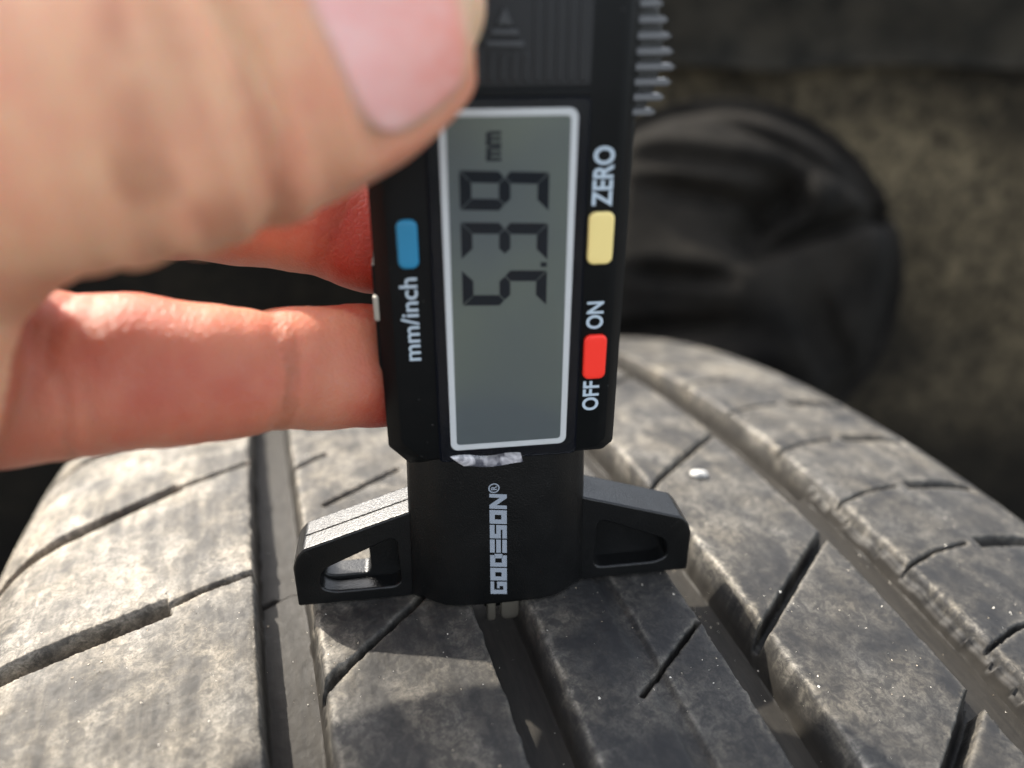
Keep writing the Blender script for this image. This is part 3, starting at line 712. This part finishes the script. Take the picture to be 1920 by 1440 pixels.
lip = np.stack([P[:, 0], Pb[:, 0]], 1); sub(grid_obj('panel_lip', lip, M_BLK, smooth=False, flip=True))

# round dark suspension cover: dished disc with curved folds
nr_, na_ = 90, 220
rr = np.linspace(0, 1, nr_)[:, None]; aa = np.linspace(0, 2*math.pi, na_)[None, :]
RR = rr*np.ones_like(aa); AA = aa*np.ones_like(rr)
sw = AA-1.6*(1-RR)
H = 10*np.sqrt(np.clip(1-(RR/1.02)**2, 0, 1))
uu, vv = RR*np.cos(AA), RR*np.sin(AA)
for cu_, cv_, ln, wd, an, hh in ((-.10, .66, .42, .07, -4, 9), (-.12, .50, .34, .05, -2, 8), (-.05, .40, .30, .05, -8, -9), (.29, .41, .13, .11, 35, -26), (.18, .24, .11, .10, 60, -22),
                                 (.47, .44, .07, .10, -20, 10), (.55, .30, .40, .045, 24, -20), (.78, .23, .16, .14, 10, 8), (.0, .02, .50, .14, 0, 9), (-.15, -.02, .24, .05, 0, -16),
                                 (.25, -.15, .40, .12, -25, 8), (-.2, -.30, .34, .05, 12, -16), (.15, -.40, .40, .10, 4, 8), (.6, -.25, .10, .28, 30, -12), (-.55, .1, .06, .5, 0, -10), (.3, .70, .5, .04, -22, -8)):
    t_ = R_(an); p_ = (uu-cu_)*math.cos(t_)+(vv-cv_)*math.sin(t_); q_ = -(uu-cu_)*math.sin(t_)+(vv-cv_)*math.cos(t_)+.12*p_*p_
    H += hh*.6*np.exp(-(p_/ln)**4-(q_/wd)**2)
H -= 10*np.exp(-((RR-.93)/.08)**2)
H -= 30*sstep(.975, 1.0, RR)
cxyz = Vector((156, 181, -34)); nrm = (Vector((-28, -86, 84))-cxyz).normalized()
nrm = (nrm+Vector((.05, 0, .12))).normalized()
ux = Vector((0, 0, 1)).cross(nrm).normalized(); uz = nrm.cross(ux)
RAD = 82
P = np.zeros((nr_, na_, 3))
for k in range(3):
    P[..., k] = cxyz[k]+RAD*RR*np.cos(AA)*ux[k]+RAD*RR*np.sin(AA)*uz[k]+(H)*nrm[k]
cov = tag(empty('suspension_cover', tuple(cxyz-nrm*30)), 'round black rubber suspension cover with curved folds, blurred behind the tyre', 'suspension cover')
def subc(o): o.parent = cov; o.location = -cov.location; return o
M_COV = simple('dull_black_rubber', (.0055, .0052, .0047), .8, .05, bump=(120, .5, .001), var=(22, (.019, .017, .014)))
subc(grid_obj('cover_face', P, M_COV, flip=False))
P2 = np.stack([P[-1], P[-1]-np.array(nrm)[None, :]*60*1.0], 0)
subc(grid_obj('cover_rim', P2, M_BLK, smooth=True))

# ground far below
bm = bmesh.new(); bmesh.ops.create_grid(bm, x_segments=4, y_segments=4, size=4000)
for v in bm.verts: v.co.z = -2*RC-.5
tag(bm_obj('ground', bm, simple('asphalt', (.05, .048, .045), .9, .2, bump=(300, .5, .002), var=(200, (.09, .085, .08)))), kind='structure')
